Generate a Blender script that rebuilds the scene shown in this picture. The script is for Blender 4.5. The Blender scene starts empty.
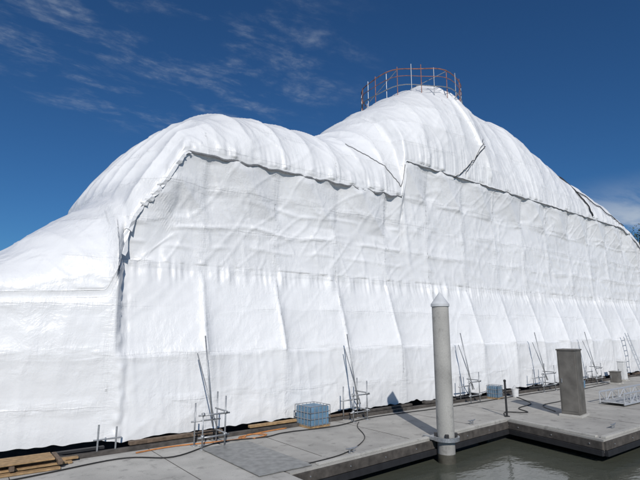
import bpy, bmesh, math, random
import numpy as np
from mathutils import Vector, noise as mnoise, Matrix
random.seed(7); rng=np.random.default_rng(5)
S=bpy.context.scene
S.view_settings.view_transform='Standard'; S.view_settings.look='None'; S.view_settings.exposure=0

# ---------------------------------------------------------------- materials
def mat(name, col, rough=.6, metal=0, var=.15, nscale=6, bump=.2, bscale=30, spec=.4, bdist=.01):
    m=bpy.data.materials.new(name); m.use_nodes=True
    nt=m.node_tree; N=nt.nodes; L=nt.links; b=N['Principled BSDF']
    b.inputs['Roughness'].default_value=rough; b.inputs['Metallic'].default_value=metal
    b.inputs['Specular IOR Level'].default_value=spec
    tc=N.new('ShaderNodeTexCoord')
    n=N.new('ShaderNodeTexNoise'); n.inputs['Scale'].default_value=nscale; n.inputs['Detail'].default_value=6
    L.new(tc.outputs['Object'],n.inputs['Vector'])
    r=N.new('ShaderNodeMapRange'); r.inputs[1].default_value=.3; r.inputs[2].default_value=.7
    r.inputs[3].default_value=1-var; r.inputs[4].default_value=1+var
    L.new(n.outputs['Fac'],r.inputs[0])
    mx=N.new('ShaderNodeVectorMath'); mx.operation='SCALE'; mx.inputs[0].default_value=col[:3]
    L.new(r.outputs[0],mx.inputs['Scale']); L.new(mx.outputs[0],b.inputs['Base Color'])
    n2=N.new('ShaderNodeTexNoise'); n2.inputs['Scale'].default_value=bscale; n2.inputs['Detail'].default_value=4
    L.new(tc.outputs['Object'],n2.inputs['Vector'])
    bp=N.new('ShaderNodeBump'); bp.inputs['Strength'].default_value=bump; bp.inputs['Distance'].default_value=bdist
    L.new(n2.outputs['Fac'],bp.inputs['Height']); L.new(bp.outputs[0],b.inputs['Normal'])
    return m

def concrete(name,col):
    m=mat(name,col,.88,var=.14,nscale=1.3,bump=.3,bscale=60)
    nt=m.node_tree;N=nt.nodes;L=nt.links;b=N['Principled BSDF']
    src=b.inputs['Base Color'].links[0].from_socket
    tc=[n for n in N if n.type=='TEX_COORD'][0]
    def nn(s,d,lo,hi,o0,o1):
        n=N.new('ShaderNodeTexNoise'); n.inputs['Scale'].default_value=s; n.inputs['Detail'].default_value=d; n.inputs['Roughness'].default_value=.65
        L.new(tc.outputs['Object'],n.inputs['Vector'])
        r=N.new('ShaderNodeMapRange'); r.inputs[1].default_value=lo; r.inputs[2].default_value=hi; r.inputs[3].default_value=o0; r.inputs[4].default_value=o1
        L.new(n.outputs['Fac'],r.inputs[0]); return r.outputs[0]
    a=nn(3.1,8,.55,.68,1,.66); c=nn(45,3,.4,.75,1.06,.82)
    mu=N.new('ShaderNodeMath'); mu.operation='MULTIPLY'; L.new(a,mu.inputs[0]); L.new(c,mu.inputs[1])
    v=N.new('ShaderNodeVectorMath'); v.operation='SCALE'; L.new(src,v.inputs[0]); L.new(mu.outputs[0],v.inputs['Scale']); L.new(v.outputs[0],b.inputs['Base Color'])
    return m

def wrap_mat():
    m=bpy.data.materials.new('shrink_wrap_film'); m.use_nodes=True
    nt=m.node_tree; N=nt.nodes; L=nt.links; b=N['Principled BSDF']
    b.inputs['Roughness'].default_value=.36; b.inputs['Specular IOR Level'].default_value=.5
    tc=N.new('ShaderNodeTexCoord'); sep=N.new('ShaderNodeSeparateXYZ'); L.new(tc.outputs['Object'],sep.inputs[0])
    def M(op,a,b_=None,c=None):
        n=N.new('ShaderNodeMath'); n.operation=op
        for i,v in enumerate((a,b_,c)):
            if v is None: continue
            if isinstance(v,(int,float)): n.inputs[i].default_value=v
            else: L.new(v,n.inputs[i])
        return n.outputs[0]
    def noise(vec,scale,detail=5,rough=.55,dist=0):
        n=N.new('ShaderNodeTexNoise'); n.inputs['Scale'].default_value=scale; n.inputs['Detail'].default_value=detail
        n.inputs['Roughness'].default_value=rough; n.inputs['Distortion'].default_value=dist
        L.new(vec,n.inputs['Vector']); return n.outputs['Fac']
    def mapped(sc,rot=(0,0,0)):
        mp=N.new('ShaderNodeMapping'); mp.inputs['Scale'].default_value=sc; mp.inputs['Rotation'].default_value=rot
        L.new(tc.outputs['Object'],mp.inputs['Vector']); return mp.outputs[0]
    O=tc.outputs['Object']
    wob=M('MULTIPLY',M('SUBTRACT',noise(O,1.2,2),.5),.16)
    px=M('DIVIDE',M('ADD',M('SUBTRACT',sep.outputs[0],3.45),wob),2.72)
    pz=M('DIVIDE',M('ADD',M('SUBTRACT',sep.outputs[2],2.33),wob),1.3)
    cx=M('FLOOR',px); cz=M('FLOOR',pz)
    cb=N.new('ShaderNodeCombineXYZ'); L.new(cx,cb.inputs[0]); L.new(cz,cb.inputs[1])
    wn=N.new('ShaderNodeTexWhiteNoise'); L.new(cb.outputs[0],wn.inputs['Vector'])
    panel=M('MULTIPLY',M('SUBTRACT',wn.outputs['Value'],.5),.06)
    fx=M('ABSOLUTE',M('SUBTRACT',M('FRACT',M('ADD',px,.5)),.5)); sx=M('MULTIPLY',fx,2.72)
    fz=M('ABSOLUTE',M('SUBTRACT',M('FRACT',M('ADD',pz,.5)),.5)); sz=M('MULTIPLY',fz,1.3)
    def ss(v,e0,e1):
        r=N.new('ShaderNodeMapRange'); r.interpolation_type='SMOOTHSTEP'; r.inputs[1].default_value=e0; r.inputs[2].default_value=e1
        r.inputs[3].default_value=1; r.inputs[4].default_value=0; L.new(v,r.inputs[0]); return r.outputs[0]
    patchy=ss(noise(O,.9,2),.66,.5); patch2=ss(noise(mapped((.5,1,1.5)),1.1,2),.56,.44)
    seamx=M('MULTIPLY',ss(sx,.010,.026),patchy); seamz=M('MULTIPLY',M('MULTIPLY',ss(sz,.006,.022),patch2),.8)
    seam=M('MAXIMUM',seamx,seamz)
    pucker=M('MAXIMUM',ss(sx,.03,.34),M('MULTIPLY',ss(sz,.03,.30),M('ADD',M('MULTIPLY',patch2,.7),.3)))
    dz=M('ABSOLUTE',M('SUBTRACT',M('FRACT',M('ADD',M('MULTIPLY',sep.outputs[2],1.7),M('MULTIPLY',wn.outputs['Value'],1.0))),.5))
    dots=M('MULTIPLY',M('MULTIPLY',ss(dz,.04,.08),ss(sx,.035,.055)),patchy)
    big=noise(O,.35,3); med=noise(O,2.2,5)
    v=M('ADD',.785,panel); v=M('ADD',v,M('MULTIPLY',M('SUBTRACT',big,.5),.10)); v=M('ADD',v,M('MULTIPLY',M('SUBTRACT',med,.5),.07))
    v=M('SUBTRACT',v,M('MULTIPLY',seam,.10)); v=M('SUBTRACT',v,M('MULTIPLY',dots,.22))
    cc=N.new('ShaderNodeCombineXYZ'); L.new(v,cc.inputs[0]); L.new(v,cc.inputs[1]); L.new(v,cc.inputs[2])
    L.new(cc.outputs[0],b.inputs['Base Color'])
    def ridge(n): return M('SUBTRACT',1,M('MULTIPLY',M('ABSOLUTE',M('SUBTRACT',n,.5)),4))
    w1=noise(mapped((1.3,1.1,.9)),1.4,4,.55,.8)
    w2=noise(mapped((2.2,1,.5),(0,math.radians(42),0)),1.2,3,.5,.5)
    w3=noise(mapped((2.4,1,.6),(0,math.radians(-50),0)),1.1,3,.5,.5)
    w4=noise(mapped((1.6,1.2,1.3)),3.2,3,.5,1.2)
    cr=noise(O,5,7,.62,.6)
    finez=noise(mapped((1.0,3,6)),1.6,4,.6,.5)
    finex=noise(mapped((6,3,1.0)),1.6,4,.6,.5)
    # some stretches are shrunk tight and smooth, others are left slack and crinkled
    slack=M('ADD',.30,M('MULTIPLY',ss(noise(mapped((.8,.8,1.1)),.55,3),.62,.38),.75))
    h=M('ADD',M('MULTIPLY',ridge(w1),.34),M('MULTIPLY',ridge(w2),.20))
    h=M('ADD',h,M('MULTIPLY',ridge(w3),.20)); h=M('ADD',h,M('MULTIPLY',cr,.42)); h=M('ADD',h,M('MULTIPLY',ridge(w4),.10))
    h=M('MULTIPLY',h,slack)
    h=M('ADD',h,M('MULTIPLY',M('MULTIPLY',finex,pucker),.9))
    h=M('ADD',h,M('MULTIPLY',M('MULTIPLY',finez,pucker),.7))
    h=M('ADD',h,M('MULTIPLY',finez,.1))
    h=M('ADD',h,M('MULTIPLY',seam,.18)); h=M('ADD',h,M('MULTIPLY',dots,.3))
    bp=N.new('ShaderNodeBump'); bp.inputs['Strength'].default_value=.6; bp.inputs['Distance'].default_value=.042
    L.new(h,bp.inputs['Height']); L.new(bp.outputs[0],b.inputs['Normal'])
    return m

FILM=wrap_mat()
CONC=concrete('dock_concrete',(.375,.36,.33))
CONC2=concrete('dock_concrete_light',(.44,.425,.39))
PILEC=concrete('pile_concrete',(.37,.36,.335))
CAPM=mat('pile_cap_plastic',(.55,.56,.57),.5,var=.08)
WOOD=mat('weathered_timber',(.14,.10,.07),.8,var=.4,nscale=8,bump=.5,bscale=50)
WHAL=mat('dark_timber_whaler',(.075,.066,.058),.85,var=.4,nscale=6,bump=.5,bscale=50)
WOODN=mat('raw_timber',(.34,.22,.11),.75,var=.3,nscale=9,bump=.4,bscale=40)
RUB=mat('black_rubber',(.022,.022,.024),.6,var=.2)
DARK=mat('hull_dark_paint',(.03,.032,.038),.5,var=.3)
GALV=mat('galvanised_steel',(.36,.37,.38),.45,metal=.6,var=.2,nscale=20)
ALU=mat('aluminium',(.58,.59,.60),.4,metal=.5,var=.1,nscale=20)
RUST=mat('red_oxide_tube',(.30,.13,.085),.7,var=.4,nscale=5)
BLUE=mat('blue_plastic',(.12,.22,.32),.5,var=.25)
ORNG=mat('orange_hose',(.50,.20,.06),.6,var=.25)
CORD=mat('grey_cord',(.22,.22,.23),.8,var=.3)
BLACK=mat('black_cable',(.02,.02,.02),.6)
BOXM=mat('bronze_powder_coat',(.15,.14,.125),.55,metal=.2,var=.25,nscale=3,bump=.15)
WPL=mat('white_painted_metal',(.65,.65,.64),.45,var=.08)
BARK=mat('bark',(.10,.075,.055),.9,var=.3)
LEAF=mat('spring_foliage',(.075,.085,.04),.8,var=.4,nscale=.6)
LEAF2=mat('distant_foliage',(.05,.065,.035),.9,var=.4,nscale=.1)
GRASS=mat('grass_ground',(.07,.085,.035),.9,var=.3,nscale=.2)
PLATE=mat('checker_plate',(.27,.27,.26),.5,metal=.4,var=.25)

# ---------------------------------------------------------------- mesh builder
class MB:
    def __init__(s): s.v=[]; s.f=[]; s.mi=[]; s.mats=[]
    def _m(s,m):
        if m not in s.mats: s.mats.append(m)
        return s.mats.index(m)
    def add(s,vs,fs,m):
        o=len(s.v); s.v+= [tuple(v) for v in vs]; k=s._m(m)
        for f in fs: s.f.append(tuple(i+o for i in f)); s.mi.append(k)
    def box(s,c,d,m,rz=0,bev=0,rx=0):
        bm=bmesh.new(); bmesh.ops.create_cube(bm,size=1)
        for v in bm.verts: v.co=Vector((v.co.x*d[0],v.co.y*d[1],v.co.z*d[2]))
        if bev>0: bmesh.ops.bevel(bm,geom=bm.edges[:],offset=bev,segments=2,affect='EDGES',profile=.6)
        R=Matrix.Rotation(rz,3,'Z')@Matrix.Rotation(rx,3,'X')
        bm.verts.index_update()
        s.add([R@v.co+Vector(c) for v in bm.verts],[[v.index for v in f.verts] for f in bm.faces],m); bm.free()
    def tube(s,pts,r,m,n=8,closed=False):
        pts=[Vector(p) for p in pts]; K=len(pts)
        rr=r if isinstance(r,(list,tuple)) else [r]*K
        up=None; vs=[]
        for i,p in enumerate(pts):
            if closed: t=pts[(i+1)%K]-pts[(i-1)%K]
            else: t=pts[min(i+1,K-1)]-pts[max(i-1,0)]
            t.normalize()
            if up is None: up=Vector((0,0,1)) if abs(t.z)<.9 else Vector((1,0,0))
            a=t.cross(up)
            if a.length<1e-4: a=t.cross(Vector((0,1,.1)))
            a.normalize(); bb=a.cross(t).normalized(); up=bb
            for k in range(n):
                th=2*math.pi*k/n; vs.append(p+(a*math.cos(th)+bb*math.sin(th))*rr[i])
        fs=[]
        for i in range(K if closed else K-1):
            j=(i+1)%K
            for k in range(n):
                k2=(k+1)%n; fs.append((i*n+k,i*n+k2,j*n+k2,j*n+k))
        if not closed: fs.append(tuple(range(n))[::-1]); fs.append(tuple((K-1)*n+k for k in range(n)))
        s.add(vs,fs,m)
    def lathe(s,c,prof,m,n=40):
        vs=[];fs=[]
        for (r,z) in prof:
            for k in range(n):
                th=2*math.pi*k/n; vs.append((c[0]+r*math.cos(th),c[1]+r*math.sin(th),c[2]+z))
        for i in range(len(prof)-1):
            for k in range(n):
                k2=(k+1)%n; fs.append((i*n+k,i*n+k2,(i+1)*n+k2,(i+1)*n+k))
        s.add(vs,fs,m)
    def prism(s,poly,z0,z1,m,mside=None):
        n=len(poly); a=[(x,y,z1) for x,y in poly]; b=[(x,y,z0) for x,y in poly]
        s.add(a,[tuple(range(n))],m)
        s.add(a+b,[(i,n+i,n+(i+1)%n,(i+1)%n) for i in range(n)],mside or m)
    def obj(s,name,parent=None,smooth=False):
        me=bpy.data.meshes.new(name); me.from_pydata(s.v,[],s.f); me.update()
        for m in s.mats: me.materials.append(m)
        me.polygons.foreach_set('material_index',s.mi)
        if smooth: me.polygons.foreach_set('use_smooth',[True]*len(me.polygons))
        bm=bmesh.new(); bm.from_mesh(me); bmesh.ops.recalc_face_normals(bm,faces=bm.faces); bm.to_mesh(me); bm.free()
        o=bpy.data.objects.new(name,me); S.collection.objects.link(o)
        if parent: o.parent=parent
        return o
def empty(name):
    e=bpy.data.objects.new(name,None); S.collection.objects.link(e); return e

# ---------------------------------------------------------------- shrink wrapped yacht
yacht=empty('shrink_wrapped_yacht')
dx=.05
Xs=np.arange(-8,50.001,dx); NX=len(Xs)
def tab(pairs,sm=0):
    p=np.array(pairs,float); xx=np.arange(-12,54,dx); yy=np.interp(xx,p[:,0],p[:,1])
    if sm>0:
        k=int(3*sm/dx); g=np.exp(-.5*(np.arange(-k,k+1)*dx/sm)**2); g/=g.sum()
        yy=np.convolve(np.pad(yy,k,mode='edge'),g,mode='valid')
    return lambda X: np.interp(X,xx,yy)
fR=tab([(-8,2.4),(-6,3.2),(-2,4.1),(0,4.75),(1.1,5.35),(1.84,6.05),(2.9,6.85),(3.7,7.4),(4.1,8.3),(4.6,9.1),(5.2,9.9),(5.9,10.6),(6.8,11.25),(8.0,11.6),(9.5,11.7),(12.3,11.75),(13.5,12.3),(14.8,13.4),(17.8,15.45),(20.3,16.85),(22.0,17.35),(23.4,17.25),(27.3,16.5),(32.0,14.5),(32.9,14.0),(34.0,13.95),(37.6,13.0),(38.9,12.0),(41,10.8),(43,9.5),(44.5,8.5),(48,6.6),(50,5)],.14)
fE=tab([(-8,1.5),(-4,3.0),(0,3.85),(3.3,4.0),(3.55,4.6),(3.7,5.1),(3.97,6.2),(4.8,7.5),(5.36,8.6),(15.25,8.72),(15.55,10.45),(38.5,10.3),(41,9.5),(43,8.2),(46,6),(50,4)],.05)
fD=tab([(-8,1.2),(-4,2.7),(0,3.6),(3.4,3.75),(3.65,4.6),(3.8,4.75),(42,4.75),(50,3.2)],.06)
fY=tab([(-8,18),(-7,17),(-6,16.3),(-3,15.2),(0,14.35),(1.4,14.05),(3.45,13.55),(3.8,13.4),(46,13.4),(50,14.2)],.08)
bow=lambda X: np.clip((3.8-X)/.25,0,1)
X=Xs; b=bow(X)
hemn=np.array([mnoise.noise((x*1.1,0,3))*.09+mnoise.noise((x*4,0,7))*.05 for x in X])
ya=fY(X); zE=fE(X); zR=fR(X); zD=fD(X)
A=np.stack([ya+.05,.17+hemn],1)
zB=np.minimum(2.33,zD-.6)
B=np.stack([ya,zB],1)
D=np.stack([ya+.80*(1-b)+.08*b,zD],1)
D2=D+np.stack([.02+0*X,.22*(1-b)+.08*b],1)
zE0=np.maximum(D2[:,1]+.02,zE-1.9)
E0=np.stack([D2[:,0]+.08,zE0],1)
yE=D2[:,0]-.22*(1-b)*np.clip((X-4.2)/1.0,0,1)+.04
E1=np.stack([yE,np.maximum(zE,zE0+.02)],1)
lipn=np.array([mnoise.noise((x*2.3,5,3)) for x in X])
lipw=(1-b)
L1=np.stack([yE-(.03+.03*lipn)*lipw-.004,E1[:,1]-(.08+.09*lipn)*lipw],1)
L2=np.stack([yE-.025*lipw,E1[:,1]+.05],1)
segs=[(A,B,34),(B,D,36),(D,D2,12),(D2,E0,34),(E0,E1,36),(E1,L1,2),(L1,L2,3)]
rows=[];sid=[];tt=[]
for k,(p,q,n) in enumerate(segs):
    for i in range(n):
        t=i/n; rows.append(p*(1-t)+q*t); sid.append(k); tt.append(t)
NA=90
yc=18.0
for i in range(NA):
    a=i/(NA)*math.pi/2
    y=L2[:,0]+(yc-L2[:,0])*(1-math.cos(a)); z=L2[:,1]+(zR-L2[:,1])*math.sin(a)
    rows.append(np.stack([y,z],1)); sid.append(7); tt.append(i/NA)
NF=46; yF=2*yc-L2[:,0]
pw=np.clip((9-X)/4,0,1)*.32
for i in range(NF):
    a=i/NF*math.pi/2
    y=yc+(yF-yc)*math.sin(a)**(1-pw*.6); z=L2[:,1]+(zR-L2[:,1])*np.maximum(math.cos(a),1e-4)**(1-pw)
    rows.append(np.stack([y,z],1)); sid.append(8); tt.append(i/NF)
for i in range(15):
    t=i/14; rows.append(np.stack([yF+(2*yc-ya-yF)*t,(1-t)*L2[:,1]+t*.15],1)); sid.append(9); tt.append(t)
P=np.zeros((len(rows),NX,3)); P[:,:,0]=X[None,:]
for j,r in enumerate(rows): P[j,:,1]=r[:,0]; P[j,:,2]=r[:,1]
NS=len(rows); sid=np.array(sid)[:,None]*np.ones((1,NX)); tt=np.array(tt)[:,None]*np.ones((1,NX))
XX=P[:,:,0].copy();YY=P[:,:,1].copy();ZZ=P[:,:,2].copy()
roof=(sid==7); far=(sid==8)
lw=np.clip((XX-3.0)/1.0,0,1)*np.clip((9-XX)/3.5,0,1)
P[:,:,0]-=(roof|far)*lw*.12*np.clip(YY-16,0,7)
ds=np.gradient(P,axis=0); dX=np.gradient(P,axis=1)
Nn=np.cross(ds,dX); Nn/=np.linalg.norm(Nn,axis=2,keepdims=True)+1e-9
mid=NS//6
if Nn[mid,NX//2,1]>0: Nn=-Nn
def nz(sx,sy,sz,seed):
    return np.array([mnoise.noise((x+seed,y,z)) for x,y,z in zip((XX*sx).ravel(),(YY*sy).ravel(),(ZZ*sz).ravel())]).reshape(NS,NX)
n1=nz(.45,.45,.45,3.1); n2=nz(1.2,1.0,1.0,9.7); n3=nz(3.2,1.5,2.6,21.3)
def dg(a,b2,c,d,seed):
    return np.array([mnoise.noise(((x+z*a)*b2,(x*c-z)*d,seed)) for x,z in zip(XX.ravel(),ZZ.ravel())]).reshape(NS,NX)
diagc=dg(.8,1.5,1,.35,4.4); diag2=dg(-1.1,1.2,-1,.35,14.4); vert=dg(.1,2.2,.1,.28,24.4)
body=1-bow(XX)
end=np.clip((50-XX)/2,0,1)
baynoise=np.array([mnoise.noise((k*3.7+.4,1.3,1.7)) for k in range(-8,40)])
bi=np.clip(np.floor((XX-3.45)/2.72).astype(int)+8,0,47); bn=baynoise[bi]
f=((XX-3.45+.10*n1)/2.72)%1.0
cusp=np.sin(np.pi*f)**.8
cuspA=np.sin(np.pi*f**.6)
Dp=.055*n1+.024*n2+.009*n3
low=(sid==0); lean=(sid==1); dd=(sid==2); w1=(sid==3); w2=(sid==4)
Dp-= body*low*cusp*(.02+.15*tt**2.5)*(1+.6*bn)
Dp-= body*lean*cuspA*.25*(1-tt)**.9*(1+.7*bn)
Dp+= .03*body*lean*np.exp(-(np.minimum(f,1-f)/.03)**2)
Dp-= body*w1*cusp*.035*np.sin(np.pi*tt)
Dp+= body*low*.03*np.maximum(0,.45-np.abs(vert)*2.6)
gat=np.array([abs(mnoise.noise((x*1.9,0,11)))+.5*abs(mnoise.noise((x*5,4,11))) for x in X])[None,:]
gat2=np.array([mnoise.noise((x*1.1,40,11)) for x in X])[None,:]
gz=np.exp(-((ZZ-fD(XX)+.05)/(.28+.14*gat2))**2)
Dp+=body*(low|lean|dd|w1)*gz*(gat-.22)*.20
zEe=fE(XX)
bk=np.clip((ZZ-(zEe-1.9))/.5,0,1)*np.clip((zEe-ZZ)/.3,0,1)*(w2|w1)*body
up=(zEe-ZZ)/1.9
fd=((XX-3.6)/2.72)%1.0
apex=.30+.62*up
tri=np.where(fd<apex,(fd/np.maximum(apex,.05)),(1-fd)/np.maximum(1-apex,.05))
Dp+= bk*(.22*tri-.13)*(1+.5*bn)
Dp+= .06*body*(w1|w2)*np.maximum(0,.4-np.abs(diagc)*3)+.05*body*(w1|w2)*np.maximum(0,.4-np.abs(diag2)*3)
Dp+= .03*body*(low|lean)*np.maximum(0,.4-np.abs(diag2)*3)
for zz,am in ((6.25,.05),(7.15,.035),(5.6,.03),(8.6,.03)):
    Dp+= body*(w1|w2)*am*np.exp(-((ZZ-zz-.22*n1-.05*n2)/.06)**2)*np.clip(n2*2+.7,0,1)
bv=dg(.15,1.1,1,.12,33.)
Dp+= (1-body)*(low|lean|w1)*.05*np.maximum(0,.5-np.abs(bv*2.5))
cx_=3.74+.05*np.array([mnoise.noise((z*1.4,3,3)) for z in ZZ.ravel()]).reshape(NS,NX)
crm=np.exp(-((XX-cx_)/.10)**2)*(low|lean|dd)
crn=np.array([mnoise.noise((x*6,z*5,2)) for x,z in zip(XX.ravel(),ZZ.ravel())]).reshape(NS,NX)
Dp+=crm*(.03+.06*crn)
Dp-=np.exp(-((XX-cx_-.17)/.05)**2)*(low|lean|dd)*(.02+.03*crn)
# roof hoops
sp=np.where(XX<15.3,1.3,1.55)
fr=((XX+.25*(YY-14)*np.where(XX<15,1,-.35)+.15*n2+.25*n1)/sp)%1.0
hoopX=np.sin(np.pi*fr)**.8
fy=((YY+.1*n2)/1.05)%1.0; hoopY=np.sin(np.pi*fy)**.8
wend=np.clip((6.6-XX)/1.4,0,1)*np.clip((XX-3.7)/.4,0,1)
wx=np.clip((XX-5.4)/1.2,0,1)
aw=np.where(roof,np.clip(tt*4,0,1),np.where(far,1-tt,0))
ampx=np.where(XX<15.3,.115,.09)*(1+.5*n1)
Dp-= (roof|far)*aw*(ampx*hoopX*wx*end+.14*hoopY*wend)
Dp-= (roof|far)*(XX<3.7)*aw*.06*np.sin(np.pi*(((XX+.6*YY)/1.6)%1.0))
Dp+= roof*.05*np.maximum(0,.45-np.abs(diagc)*2.5)+roof*.04*np.maximum(0,.4-np.abs(diag2)*2.5)
Dp+= body*roof*np.exp(-(tt/.14)**2)*(gat-.2)*.14
fold=np.exp(-((XX-(22.2-.25*(ZZ-10.5)+.1*n1))/.14)**2)*np.clip((ZZ-10.6)/.4,0,1)*roof
Dp+=.17*fold
Dp+=roof*(XX>15.5)*(XX<22)*.30*np.sin(np.clip((XX-15.5)/6.5,0,1)*math.pi)*np.sin(np.pi*tt)
Dp-=roof*(XX>22)*(XX<27)*.40*np.sin(np.clip((XX-22)/5,0,1)*math.pi)*np.sin(np.pi*tt)
Dp+=.05*np.exp(-((XX-(15.5+.12*(8.7-ZZ)))/.14)**2)*((w1&(ZZ>5.4))|w2)*np.clip((ZZ-5.4)/.8,0,1)
Dp*=np.where(sid==9,.3,1)
P=P+Nn*Dp[:,:,None]
vs=P.reshape(-1,3)
idx=np.arange(NS*NX).reshape(NS,NX)
fa=np.stack([idx[:-1,:-1],idx[:-1,1:],idx[1:,1:],idx[1:,:-1]],-1).reshape(-1,4)
v0,v1,v2=vs[idx[mid,NX//2]],vs[idx[mid,NX//2+1]],vs[idx[mid+1,NX//2+1]]
if np.cross(v1-v0,v2-v0)[1]>0: fa=fa[:,::-1]
me=bpy.data.meshes.new('wrap_film'); me.from_pydata(vs.tolist(),[],fa.tolist()); me.update()
me.polygons.foreach_set('use_smooth',[True]*len(me.polygons)); me.materials.append(FILM)
wo=bpy.data.objects.new('wrap_film',me); S.collection.objects.link(wo); wo.parent=yacht
cap=MB(); ring=P[:,-1,:].tolist(); cap.add(ring,[tuple(range(len(ring)))],FILM); cap.obj('wrap_stern_panel',yacht)

lipidx=sum(n for _,_,n in segs[:6])
def surf(x,j,off=.03):
    i=int(round((x+8)/dx)); i=max(0,min(NX-1,i)); j=int(round(j)); return Vector(P[j,i])+Vector(Nn[j,i])*off
roof0=sum(n for _,_,n in segs)
mb=MB()
mb.tube([surf(x,lipidx,.005)+Vector((0,0,-.01)) for x in np.arange(3.9,15.3,.12)],.017,CORD,6)
mb.tube([surf(x,lipidx,.005) for x in np.arange(15.7,42,.15)],.016,CORD,6)
mb.tube([surf(15.5-.07*k,roof0+k,.02) for k in range(0,40)],.016,CORD,6)
def rope(x0,j0,x1,j1,r=.016,off=.07):
    mb.tube([surf(x0+(x1-x0)*t/24,j0+(j1-j0)*t/24,off) for t in range(25)],r,BLACK,5)
rope(22.1,roof0+20,19.0,lipidx,.020); rope(22.3,roof0+24,19.9,roof0+2,.012)
rope(32.2,roof0+62,33.8,roof0+1,.045); rope(33.0,roof0+30,38.8,roof0+5,.03)
mb.obj('seams_and_ties',yacht,True)
mb=MB()
def flap(path,w,out,seed):
    vs=[];fs=[]
    for k,p in enumerate(path):
        o=mnoise.noise((k*.43,seed,5)); o2=mnoise.noise((k*1.1,seed,1))
        vs+= [p+Vector((-w*.6*(1+.8*o2),.01,.02)),p+Vector((w*.2*o,-out*(.6+1.4*o),.0)),p+Vector((w*.7*(1+1.1*o),-out*.5*(1+1.4*o2),-.05*(1+o2)))]
    for k in range(len(path)-1):
        a=k*3; fs+=[(a,a+1,a+4,a+3),(a+1,a+2,a+5,a+4)]
    mb.add(vs,fs,FILM)
flap([surf(x,lipidx,.0) for x in np.arange(3.72,5.5,.04)],.13,.06,8)
mb.obj('loose_film_flap',yacht)
mb=MB()
xh=np.arange(-6,49,1.0); pl=[(x,float(fY(x))+.6) for x in xh]; pr=[(x,36-float(fY(x))-.6) for x in xh[::-1]]
mb.prism(pl+pr,-1.4,1.2,DARK); mb.obj('hull',yacht)
# mast cage
mb=MB(); c=Vector((20.8,18.2,0)); R=2.95; Z0=-.75
def circ(z,r,n=48,seed=0): return [(c.x+r*math.cos(2*math.pi*k/n),c.y+r*math.sin(2*math.pi*k/n),z+.07*math.sin(k*.8+seed)) for k in range(n)]
for z,r,m,tr in ((17.75,R,RUST,.028),(17.3,R+.02,RUST,.018),(16.75,R+.03,GALV,.026)): mb.tube(circ(z+Z0,r,seed=z),tr,m,6,True)
for k in range(26):
    th=2*math.pi*k/26+random.uniform(-.05,.05); j=.08*random.uniform(-1,1)
    x,y=c.x+R*math.cos(th),c.y+R*math.sin(th)
    mb.tube([(x,y,13.9),(x+j,y+j,17.85+Z0+random.uniform(-.05,.12))],.021,RUST if k%2 else GALV,6)
for k in range(0,26,4):
    th=2*math.pi*k/26; th2=2*math.pi*(k+3)/26
    mb.tube([(c.x+R*math.cos(th),c.y+R*math.sin(th),16.5+Z0),(c.x+R*math.cos(th2),c.y+R*math.sin(th2),17.75+Z0)],.018,GALV,6)
mb.obj('scaffold_ring',yacht)

# ---------------------------------------------------------------- dock
main=[(6.1,13.25),(6.1,9.02),(15.2,9.6),(14.6,6.35),(62,6.35),(62,13.25)]
left=[(-22,13.25),(-22,6.9),(6.04,6.9),(6.04,13.25)]
dock=empty('floating_dock')
mb=MB(); mb.prism(main,-.34,0,CONC); mb.obj('dock_deck',dock)
mb=MB(); mb.prism(left,-.34,0.0,CONC2); mb.obj('dock_deck_shore_section',dock)
mb=MB()
def inset_line(a,bq,z0,z1,t,m,ext=0):
    a=Vector((*a,0)); bq=Vector((*bq,0)); d=(bq-a).normalized(); n=Vector((d.y,-d.x,0))
    L=(bq-a).length; cc=(a+bq)/2+n*t/2
    mb.box((cc.x,cc.y,(z0+z1)/2),(L+ext,t,z1-z0),m,rz=math.atan2(d.y,d.x),bev=.008)
for a,bq in (((6.1,9.02),(15.2,9.6)),((14.6,6.35),(62,6.35)),((15.2,9.6),(14.6,6.35)),((-22,6.9),(6.04,6.9))):
    inset_line(a,bq,-.26,-.05,.07,WHAL); inset_line(a,bq,-.42,-.27,.10,RUB)
    A_=Vector(a);B_=Vector(bq);d=(B_-A_).normalized();n=Vector((d.y,-d.x)); k=.5
    while k<(B_-A_).length:
        p=A_+d*k+n*.075; mb.box((p.x,p.y,-.15),(.03,.03,.03),GALV,bev=.008); k+=1.22
mb.obj('timber_whalers',dock)
mb=MB()
for x in np.arange(-20,60,3.1): mb.box((x+1.4,11.4,-.55),(2.6,3.4,.4),RUB,bev=.05)
for x in np.arange(16,60,3.1): mb.box((x+1.2,8.4,-.56),(2.5,3.2,.4),RUB,bev=.05)
mb.obj('floats',dock)
mb=MB()
for x in np.arange(-20,60,3.05):
    if abs(x-6)>.8: mb.box((x,11.45,.001),(.016,3.55,.006),WHAL)
for x in np.arange(17.9,60,3.05): mb.box((x,8.0,.001),(.016,3.2,.006),WHAL)
mb.box((6.1,10.6,.022),(1.35,2.9,.02),PLATE,bev=.004)
mb.box((23,12.98,.05),(74,.16,.09),WHAL,bev=.01)
inset_line((6.9,9.19),(15.1,9.71),.002,.05,.12,CONC2)
inset_line((14.78,6.5),(61,6.5),.002,.06,.14,CONC2)
inset_line((15.32,9.5),(14.86,6.6),.002,.05,.12,CONC2)
def cleat(x,y,rz=0):
    R=Matrix.Rotation(rz,3,'Z')
    for q in (-.07,.07):
        p=R@Vector((q,0,0)); mb.tube([(x+p.x,y+p.y,.0),(x+p.x,y+p.y,.1)],.02,GALV,8)
    a=R@Vector((-.2,0,0)); mb.tube([(x+a.x,y+a.y,.13),(x+a.x*.4,y+a.y*.4,.11),(x-a.x*.4,y-a.y*.4,.11),(x-a.x,y-a.y,.13)],[.012,.024,.024,.012],GALV,8)
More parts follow.
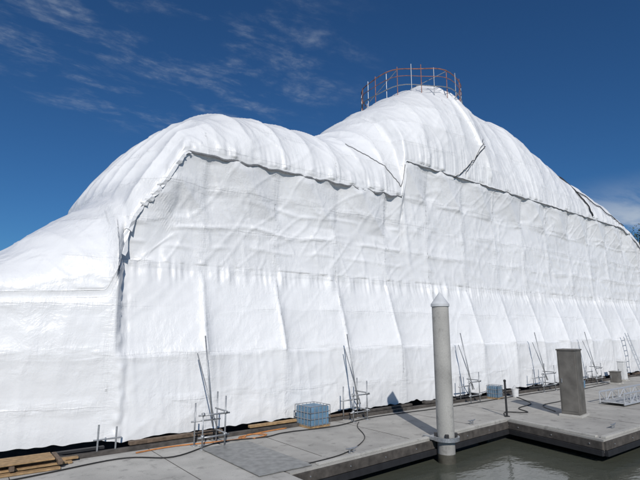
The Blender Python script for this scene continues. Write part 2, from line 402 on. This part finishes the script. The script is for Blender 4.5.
for x,y in ((8.2,9.45),(13.6,9.85),(16.5,6.85),(21,6.85),(26,6.85)): cleat(x,y,.06)
mb.obj('deck_fittings',dock)

px,py=11.27,9.03
pile=empty('dock_piling')
mb=MB(); mb.lathe((px,py,0),[(.235,-3),(.235,-.45),(.238,-.44),(.236,2),(.235,3.62),(.225,3.64)],PILEC,48); mb.obj('pile_shaft',pile,True)
mb=MB(); mb.lathe((px,py,3.62),[(.0,-.01),(.25,-.01),(.262,0),(.262,.07),(.25,.085),(.02,.40),(0,.41)],CAPM,48); o=mb.obj('pile_cap',pile)
mb=MB(); mb.lathe((px,py,-.62),[(.242,0),(.245,.0),(.243,.24),(.236,.26)],mat('wet_stain',(.07,.065,.05),.6,var=.4),48)
mb.lathe((px,py,-.02),[(.29,0),(.37,0),(.37,.10),(.29,.10),(.29,0)],GALV,40)
for s in (-1,1): mb.box((px+s*.30,py+.28,.03),(.10,.5,.09),GALV,bev=.01)
for k in range(4):
    th=math.pi/4+k*math.pi/2; mb.box((px+.275*math.cos(th),py+.275*math.sin(th),.12),(.08,.1,.1),RUB,rz=th,bev=.01)
mb.obj('pile_guide',pile)

def water_mat():
    m=bpy.data.materials.new('harbour_water'); m.use_nodes=True; nt=m.node_tree; N=nt.nodes; L=nt.links; b=N['Principled BSDF']
    b.inputs['Base Color'].default_value=(.075,.08,.062,1); b.inputs['Roughness'].default_value=.04; b.inputs['IOR'].default_value=1.33
    tc=N.new('ShaderNodeTexCoord'); mp=N.new('ShaderNodeMapping'); mp.inputs['Scale'].default_value=(1,1.6,1); L.new(tc.outputs['Object'],mp.inputs[0])
    n=N.new('ShaderNodeTexNoise'); n.inputs['Scale'].default_value=2.4; n.inputs['Detail'].default_value=5; n.inputs['Roughness'].default_value=.5; L.new(mp.outputs[0],n.inputs['Vector'])
    n2=N.new('ShaderNodeTexNoise'); n2.inputs['Scale'].default_value=.7; n2.inputs['Detail'].default_value=2; L.new(mp.outputs[0],n2.inputs['Vector'])
    ad=N.new('ShaderNodeMath'); ad.operation='ADD'; L.new(n.outputs['Fac'],ad.inputs[0]); L.new(n2.outputs['Fac'],ad.inputs[1])
    bp=N.new('ShaderNodeBump'); bp.inputs['Strength'].default_value=.28; bp.inputs['Distance'].default_value=.05
    L.new(ad.outputs[0],bp.inputs['Height']); L.new(bp.outputs[0],b.inputs['Normal']); return m
mb=MB(); mb.add([(-2500,-2500,-.6),(2500,-2500,-.6),(2500,2500,-.6),(-2500,2500,-.6)],[(0,1,2,3)],water_mat()); mb.obj('water')
mb=MB()
mb.add([(64,-400,-1),(68,-400,.6),(3000,-400,.8),(64,60,-1),(68,64,.6),(3000,64,.8),(-3000,60,-1),(-3000,64,.6),(-3000,3000,1),(3000,3000,1)],
 [(0,1,4,3),(1,2,5,4),(6,3,4,7),(7,4,5,9,8)],GRASS); mb.obj('ground')

# ---------------------------------------------------------------- dock objects
def scaffold(x,y,w=.62,dpt=.5,h=1.25,pole=True,name='scaffold_frame'):
    mb=MB(); r=.021
    pts=[(x-w/2,y),(x+w/2,y),(x-w/2,y+dpt),(x+w/2,y+dpt)]
    hs=[h*.7,h,h*.85,h*1.05]
    for (a,bq),hh in zip(pts,hs):
        mb.tube([(a,bq,0),(a,bq,hh)],r,GALV,8); mb.box((a,bq,.008),(.14,.14,.016),GALV)
    for z in (.28,.82):
        mb.tube([(x-w/2-.12,y,z),(x+w/2+.12,y,z)],r,GALV,8)
        mb.tube([(x+w/2,y-.1,z+.05),(x+w/2,y+dpt+.1,z+.05)],r,GALV,8)
        for a,bq in pts[:2]: mb.box((a,bq,z+.02),(.07,.07,.08),GALV)
    mb.tube([(x-w/2-.1,y+dpt,.6),(x+w/2+.1,y+dpt,.6)],r,GALV,8)
    if pole:
        mb.tube([(x+.02,y+.12,.5),(x-.12,min(y+dpt,13.2),2.8)],r,GALV,8)
        mb.tube([(x+.12,y+.12,.5),(x-.02,13.2,2.3)],r*.8,GALV,8)
    mb.obj(name,None,True)
scaffold(5.75,12.0); scaffold(11.2,12.45); scaffold(17.6,12.5,h=1.2); scaffold(23.6,12.5,w=1.1,h=1.2); scaffold(29,12.5,h=1.1)
mb=MB()
for a in (0,.42): mb.tube([(3.2+a,13.0,0),(3.2+a,13.0,.7-.2*a)],.022,GALV,8)
mb.tube([(3.1,13.0,.35),(3.75,13.0,.35)],.02,GALV,8); mb.box((3.2,13,.01),(.14,.14,.02),GALV); mb.box((3.62,13,.01),(.14,.14,.02),GALV); mb.obj('scaffold_frame')

def crate(x,y,s=.5,rz=0,hh=.95):
    mb=MB(); h=s*hh
    mb.box((x,y,h/2+.06),(s*.94,s*.94,h-.02),BLUE,rz=rz,bev=.03)
    R=Matrix.Rotation(rz,3,'Z')
    for k in range(6):
        q=-s/2+s*k/5
        for sgn in (-1,1):
            for v in (Vector((q,sgn*s/2,0)),Vector((sgn*s/2,q,0))):
                p=R@v; mb.tube([(x+p.x,y+p.y,.05),(x+p.x,y+p.y,h+.07)],.010,GALV,6)
    for k in range(4):
        z=.08+h*k/3; cs=[R@Vector(v) for v in ((-s/2,-s/2,0),(s/2,-s/2,0),(s/2,s/2,0),(-s/2,s/2,0))]
        mb.tube([(x+p.x,y+p.y,z) for p in cs],.010,GALV,6,True)
    mb.box((x,y,.03),(s,s,.05),WOODN,rz=rz)
    mb.obj('caged_plastic_tank')
crate(9.45,12.75,.78,.06,.72); crate(19.3,12.7,.5,.1)

def cabinet(x,y,w,d,h,rz,m,name):
    mb=MB(); mb.box((x,y,.04),(w+.14,d+.14,.08),CONC2,rz=rz,bev=.01); mb.box((x,y,.08+h/2),(w,d,h),m,rz=rz,bev=.02)
    mb.box((x,y,.08+h+.02),(w+.05,d+.05,.05),m,rz=rz,bev=.015)
    R=Matrix.Rotation(rz,3,'Z')
    for s,ax in ((-1,0),(-1,1)):
        n=R@(Vector((s*(w/2+.006),0,0)) if ax==0 else Vector((0,s*(d/2+.006),0)))
        ww=(d if ax==0 else w)*.84
        mb.box((x+n.x,y+n.y,.08+h*.5),(.012,ww,h*.9) if ax==0 else (ww,.012,h*.9),m,rz=rz,bev=.004)
        nn=R@(Vector((s*(w/2+.025),ww*.38,0)) if ax==0 else Vector((ww*.38,s*(d/2+.025),0)))
        mb.box((x+nn.x,y+nn.y,.08+h*.52),(.03,.03,.14),GALV,rz=rz,bev=.005)
    mb.obj(name)
cabinet(17.75,8.6,.70,.60,2.15,math.radians(8),BOXM,'electrical_cabinet')
cabinet(31.6,12.3,.4,.35,1.0,0,WPL,'power_pedestal'); cabinet(29.6,11.9,.5,.4,.55,0,BOXM,'power_pedestal')

mb=MB(); mb.lathe((15.75,9.95,0),[(.10,0),(.10,.02),(.035,.03),(.035,1.15),(.045,1.17),(.045,1.22),(0,1.24)],RUB,20); mb.obj('mooring_post')

mb=MB(); x0,x1=21.2,28.8; y0,y1=8.3,9.2
for y in (y0,y1):
    for z in (.08,.48): mb.tube([(x0,y,z),(x1,y,z)],.035,ALU,8)
    k=0; x=x0
    while x<x1-.3:
        mb.tube([(x,y,.08),(x,y,.48)],.022,ALU,6); mb.tube([(x,y,.08 if k%2 else .48),(x+.6,y,.48 if k%2 else .08)],.02,ALU,6); x+=.6;k+=1
mb.box(((x0+x1)/2,(y0+y1)/2,.12),(x1-x0,y1-y0-.06,.03),ALU)
for x in np.arange(x0+.2,x1,.35): mb.box((x,(y0+y1)/2,.145),(.03,y1-y0-.1,.02),GALV)
mb.obj('aluminium_gangway')
mb=MB()
for s in (-.2,.2): mb.tube([(35.2+s,12.5,0),(35.1+s,13.2,2.7)],.03,ALU,8)
for k in range(9):
    t=(k+.6)/9.3; mb.tube([(35.0-.1*t,12.5+.7*t,2.7*t),(35.4-.1*t,12.5+.7*t,2.7*t)],.018,ALU,6)
mb.obj('ladder')
for bx,by,m in ((20.4,12.4,WPL),(26.3,12.2,BLUE)):
    mb=MB(); mb.lathe((bx,by,0),[(0,.004),(.12,.004),(.15,.34),(.16,.34),(.16,.36),(.14,.36),(.13,.06),(0,.06)],m,24)
    mb.tube([(bx+.15*math.cos(t),by+.02,.35+.13*math.sin(t)) for t in np.linspace(0,math.pi,9)],.006,GALV,5); mb.obj('bucket')

mb=MB()
for k in range(5): mb.box((1.0+.15*k,12.35+.17*k,.03+.045*(k%2)),(2.6,.15,.04),WOODN,rz=.04*random.uniform(-1,1),bev=.004)
for k in range(3): mb.box((.5+.9*k,12.75,.13),(.09,.9,.09),WOOD,bev=.005)
for k in range(4): mb.box((1.1,12.45+.18*k,.2),(2.2,.14,.03),WOODN,rz=.02*random.uniform(-1,1),bev=.004)
mb.obj('timber_boards')
mb=MB()
x=-3
while x<46:
    l=random.uniform(1.2,2.8); mb.box((x+l/2,13.1+random.uniform(-.06,.05),.14+random.uniform(0,.03)),(l*.93,random.uniform(.1,.2),random.uniform(.05,.1)),random.choice([WOOD,WOOD,WHAL,WOODN,RUB]),rz=random.uniform(-.03,.03),bev=.005); x+=l+random.uniform(0,.8)
mb.obj('timber_blocking')
def hose(pts,r,m,name,seed=1):
    mb=MB(); P_=[]; 
    for i in range(len(pts)-1):
        p0=pts[max(i-1,0)];p1=pts[i];p2=pts[i+1];p3=pts[min(i+2,len(pts)-1)]
        for k in range(8):
            t=k/8; P_.append(tuple(.5*((2*p1[c])+(-p0[c]+p2[c])*t+(2*p0[c]-5*p1[c]+4*p2[c]-p3[c])*t*t+(-p0[c]+3*p1[c]-3*p2[c]+p3[c])*t**3) for c in (0,1))+(r+.004,))
    mb.tube(P_,r,m,6); mb.obj(name,None,True)
hose([(-3,12.0),(1,11.9),(3.5,12.3),(4.6,11.7),(6.1,12.4),(7.4,12.2),(8.2,12.35),(10,12.2),(12,12.6),(16,12.4),(22,12.5),(30,12.4)],.016,BLACK,'power_cable')
hose([(4.0,12.6),(5.0,12.7),(6.6,12.4),(7.2,12.75),(7.6,12.45),(7.1,12.25),(6.8,12.6),(7.8,12.8),(8.6,12.85)],.018,ORNG,'hose')
hose([(15.6,9.9),(16.4,10.4),(17.0,9.9),(17.6,10.6),(19,10.9),(20,11.9),(20.3,12.3)],.018,BLACK,'power_cable')
hose([(6.5,9.3),(8,9.5),(9.5,10.4),(10.4,11.7),(11,12.3)],.013,BLACK,'power_cable')
hose([(18,9.4),(19,10.4),(21,10.6),(23,11.6),(25,11.8),(29,12.1),(33,12.4)],.016,BLACK,'power_cable')

# ---------------------------------------------------------------- trees
def tree(x,y,z,h,seed,name='tree'):
    r=random.Random(seed); mb=MB(); leaves=[]
    def br(p,d,L,rad,dep):
        pts=[p];rr=[rad]; q=p; dd=d.copy()
        for k in range(4):
            dd=(dd+Vector((r.uniform(-.16,.16),r.uniform(-.16,.16),r.uniform(-.04,.1)))).normalized(); q=q+dd*L/4; pts.append(q); rr.append(rad*(1-.13*(k+1)))
        mb.tube(pts,rr,BARK,5 if dep else 8)
        if dep>=4: leaves.append(q); return
        for k in range(r.choice((2,3,3)) if dep else 5):
            a=r.uniform(0,6.28); s=r.uniform(.45,.85); nd=(dd+Vector((math.cos(a)*s,math.sin(a)*s,r.uniform(-.1,.3)))).normalized()
            br(pts[r.choice((2,3,4))] if k else q,nd,L*r.uniform(.6,.8),rad*.55,dep+1)
    br(Vector((x,y,z)),Vector((0,0,1)),h*.36,h*.022,0)
    vs=[];fs=[]
    for c in leaves:
        for k in range(12):
            o=Vector([r.gauss(0,.45) for _ in range(3)]); s=r.uniform(.07,.16)
            a=Vector([r.uniform(-1,1) for _ in range(3)]).normalized()*s; bq=a.orthogonal().normalized()*s
            n=len(vs); vs+= [c+o+a,c+o+bq,c+o-a,c+o-bq]; fs.append((n,n+1,n+2,n+3))
    mb.add(vs,fs,LEAF); mb.obj(name)
for i,(x,y,h) in enumerate(((71,24,16.5),(73,28,18),(70,19,15),(76,22,17),(72,6,13),(75,-6,14))): tree(x,y,.5,h,10+i)
vs=[];fs=[]
def clumps(xa,xb,ya,yb,n):
    for k in range(n):
        x=random.uniform(xa,xb); y=random.uniform(ya,yb); H=9+6*mnoise.noise((x*.03,y*.03,0))+random.uniform(-2,2)
        for q in range(36):
            t=random.random()**.7; c_=Vector((x+random.gauss(0,2.2)*(1.2-t),y+random.gauss(0,2.2)*(1.2-t),1+H*t)); s=random.uniform(.4,1.1)
            a=Vector([random.uniform(-1,1) for _ in range(3)]).normalized()*s; bq=a.orthogonal().normalized()*s
            m_=len(vs); vs.extend([c_+a,c_+bq,c_-a,c_-bq]); fs.append((m_,m_+1,m_+2,m_+3))
clumps(-260,260,120,135,420); clumps(120,135,-200,110,260)
mb=MB(); mb.add(vs,fs,LEAF2); mb.obj('distant_trees')

# ---------------------------------------------------------------- sky & sun
sd=Vector((-2.2,-3.9,3.0)).normalized()
el=math.asin(sd.z); az=math.atan2(sd.x,sd.y)
sl=bpy.data.lights.new('sun','SUN'); sl.energy=3.45; sl.angle=math.radians(.5); sl.color=(1,.965,.915)
so=bpy.data.objects.new('sun',sl); S.collection.objects.link(so); so.rotation_euler=sd.to_track_quat('Z','Y').to_euler(); so.location=(0,-20,40)
W=bpy.data.worlds.new('World'); S.world=W; W.use_nodes=True; nt=W.node_tree; N=nt.nodes; L=nt.links
bg=N['Background']; bg.inputs['Strength'].default_value=.062
sky=N.new('ShaderNodeTexSky'); sky.sky_type='NISHITA'; sky.sun_disc=False; sky.sun_elevation=el; sky.sun_rotation=az%(2*math.pi)
sky.air_density=1.0; sky.dust_density=.2; sky.ozone_density=4.0
tc=N.new('ShaderNodeTexCoord'); sep=N.new('ShaderNodeSeparateXYZ'); L.new(tc.outputs['Generated'],sep.inputs[0])
def M(op,a,b_=None,c_=None,clamp=False):
    n=N.new('ShaderNodeMath'); n.operation=op; n.use_clamp=clamp
    for i,v in enumerate((a,b_,c_)):
        if v is None: continue
        if isinstance(v,(int,float)): n.inputs[i].default_value=v
        else: L.new(v,n.inputs[i])
    return n.outputs[0]
zc=M('MAXIMUM',sep.outputs[2],.03); ux=M('DIVIDE',sep.outputs[0],zc); uy=M('DIVIDE',sep.outputs[1],zc)
def comb(a,b_):
    c_=N.new('ShaderNodeCombineXYZ'); L.new(a,c_.inputs[0]); L.new(b_,c_.inputs[1]); return c_.outputs[0]
def nse(v,s,d=6,r=.6,di=0):
    n=N.new('ShaderNodeTexNoise'); n.inputs['Scale'].default_value=s; n.inputs['Detail'].default_value=d; n.inputs['Roughness'].default_value=r; n.inputs['Distortion'].default_value=di; L.new(v,n.inputs['Vector']); return n.outputs['Fac']
def sm(v,a,b_,o0=0,o1=1):
    r=N.new('ShaderNodeMapRange'); r.interpolation_type='SMOOTHSTEP'; r.inputs[1].default_value=a; r.inputs[2].default_value=b_; r.inputs[3].default_value=o0; r.inputs[4].default_value=o1; L.new(v,r.inputs[0]); return r.outputs[0]
def dist(cx,cy,sx,sy):
    return M('SQRT',M('ADD',M('POWER',M('DIVIDE',M('SUBTRACT',ux,cx),sx),2),M('POWER',M('DIVIDE',M('SUBTRACT',uy,cy),sy),2)))
v1=comb(M('MULTIPLY',ux,1.2),M('MULTIPLY',uy,2.1))
c1=sm(nse(v1,2.4,9,.64,.3),.45,.78); c2=sm(nse(comb(M('MULTIPLY',ux,1.4),M('MULTIPLY',uy,1.7)),12,5,.6,.3),.36,.66,.25,1)
m1=sm(dist(.55,1.70,.95,.9),.45,1.0,1,0)
cl1=M('MULTIPLY',M('MULTIPLY',M('MULTIPLY',c1,c2),m1),.40)
c3=sm(nse(comb(M('MULTIPLY',ux,.35),M('MULTIPLY',uy,1.3)),1.3,6,.6,.4),.34,.60)
m3=sm(M('ADD',dist(5.8,1.8,2.6,2.8),0),.3,1.0,1,0)
cl2=M('MULTIPLY',M('MULTIPLY',c3,m3),.75)
cl=M('MAXIMUM',cl1,cl2,clamp=True)
tint=N.new('ShaderNodeMix'); tint.data_type='RGBA'; tint.blend_type='MULTIPLY'; tint.inputs['Factor'].default_value=1
L.new(sky.outputs[0],tint.inputs['A']); tint.inputs['B'].default_value=(.36,.72,1.04,1)
mix=N.new('ShaderNodeMix'); mix.data_type='RGBA'; L.new(cl,mix.inputs['Factor']); L.new(tint.outputs['Result'],mix.inputs['A']); mix.inputs['B'].default_value=(8.0,9.0,10.2,1)
L.new(mix.outputs['Result'],bg.inputs['Color'])

cd=bpy.data.cameras.new('camera'); cd.sensor_width=36; cd.lens=27.06; cd.clip_end=6000; cd.clip_start=.1
co=bpy.data.objects.new('camera',cd); S.collection.objects.link(co); co.location=(0,0,3.0)
co.rotation_euler=(math.radians(90+10.4),0,math.radians(-37.4)); S.camera=co
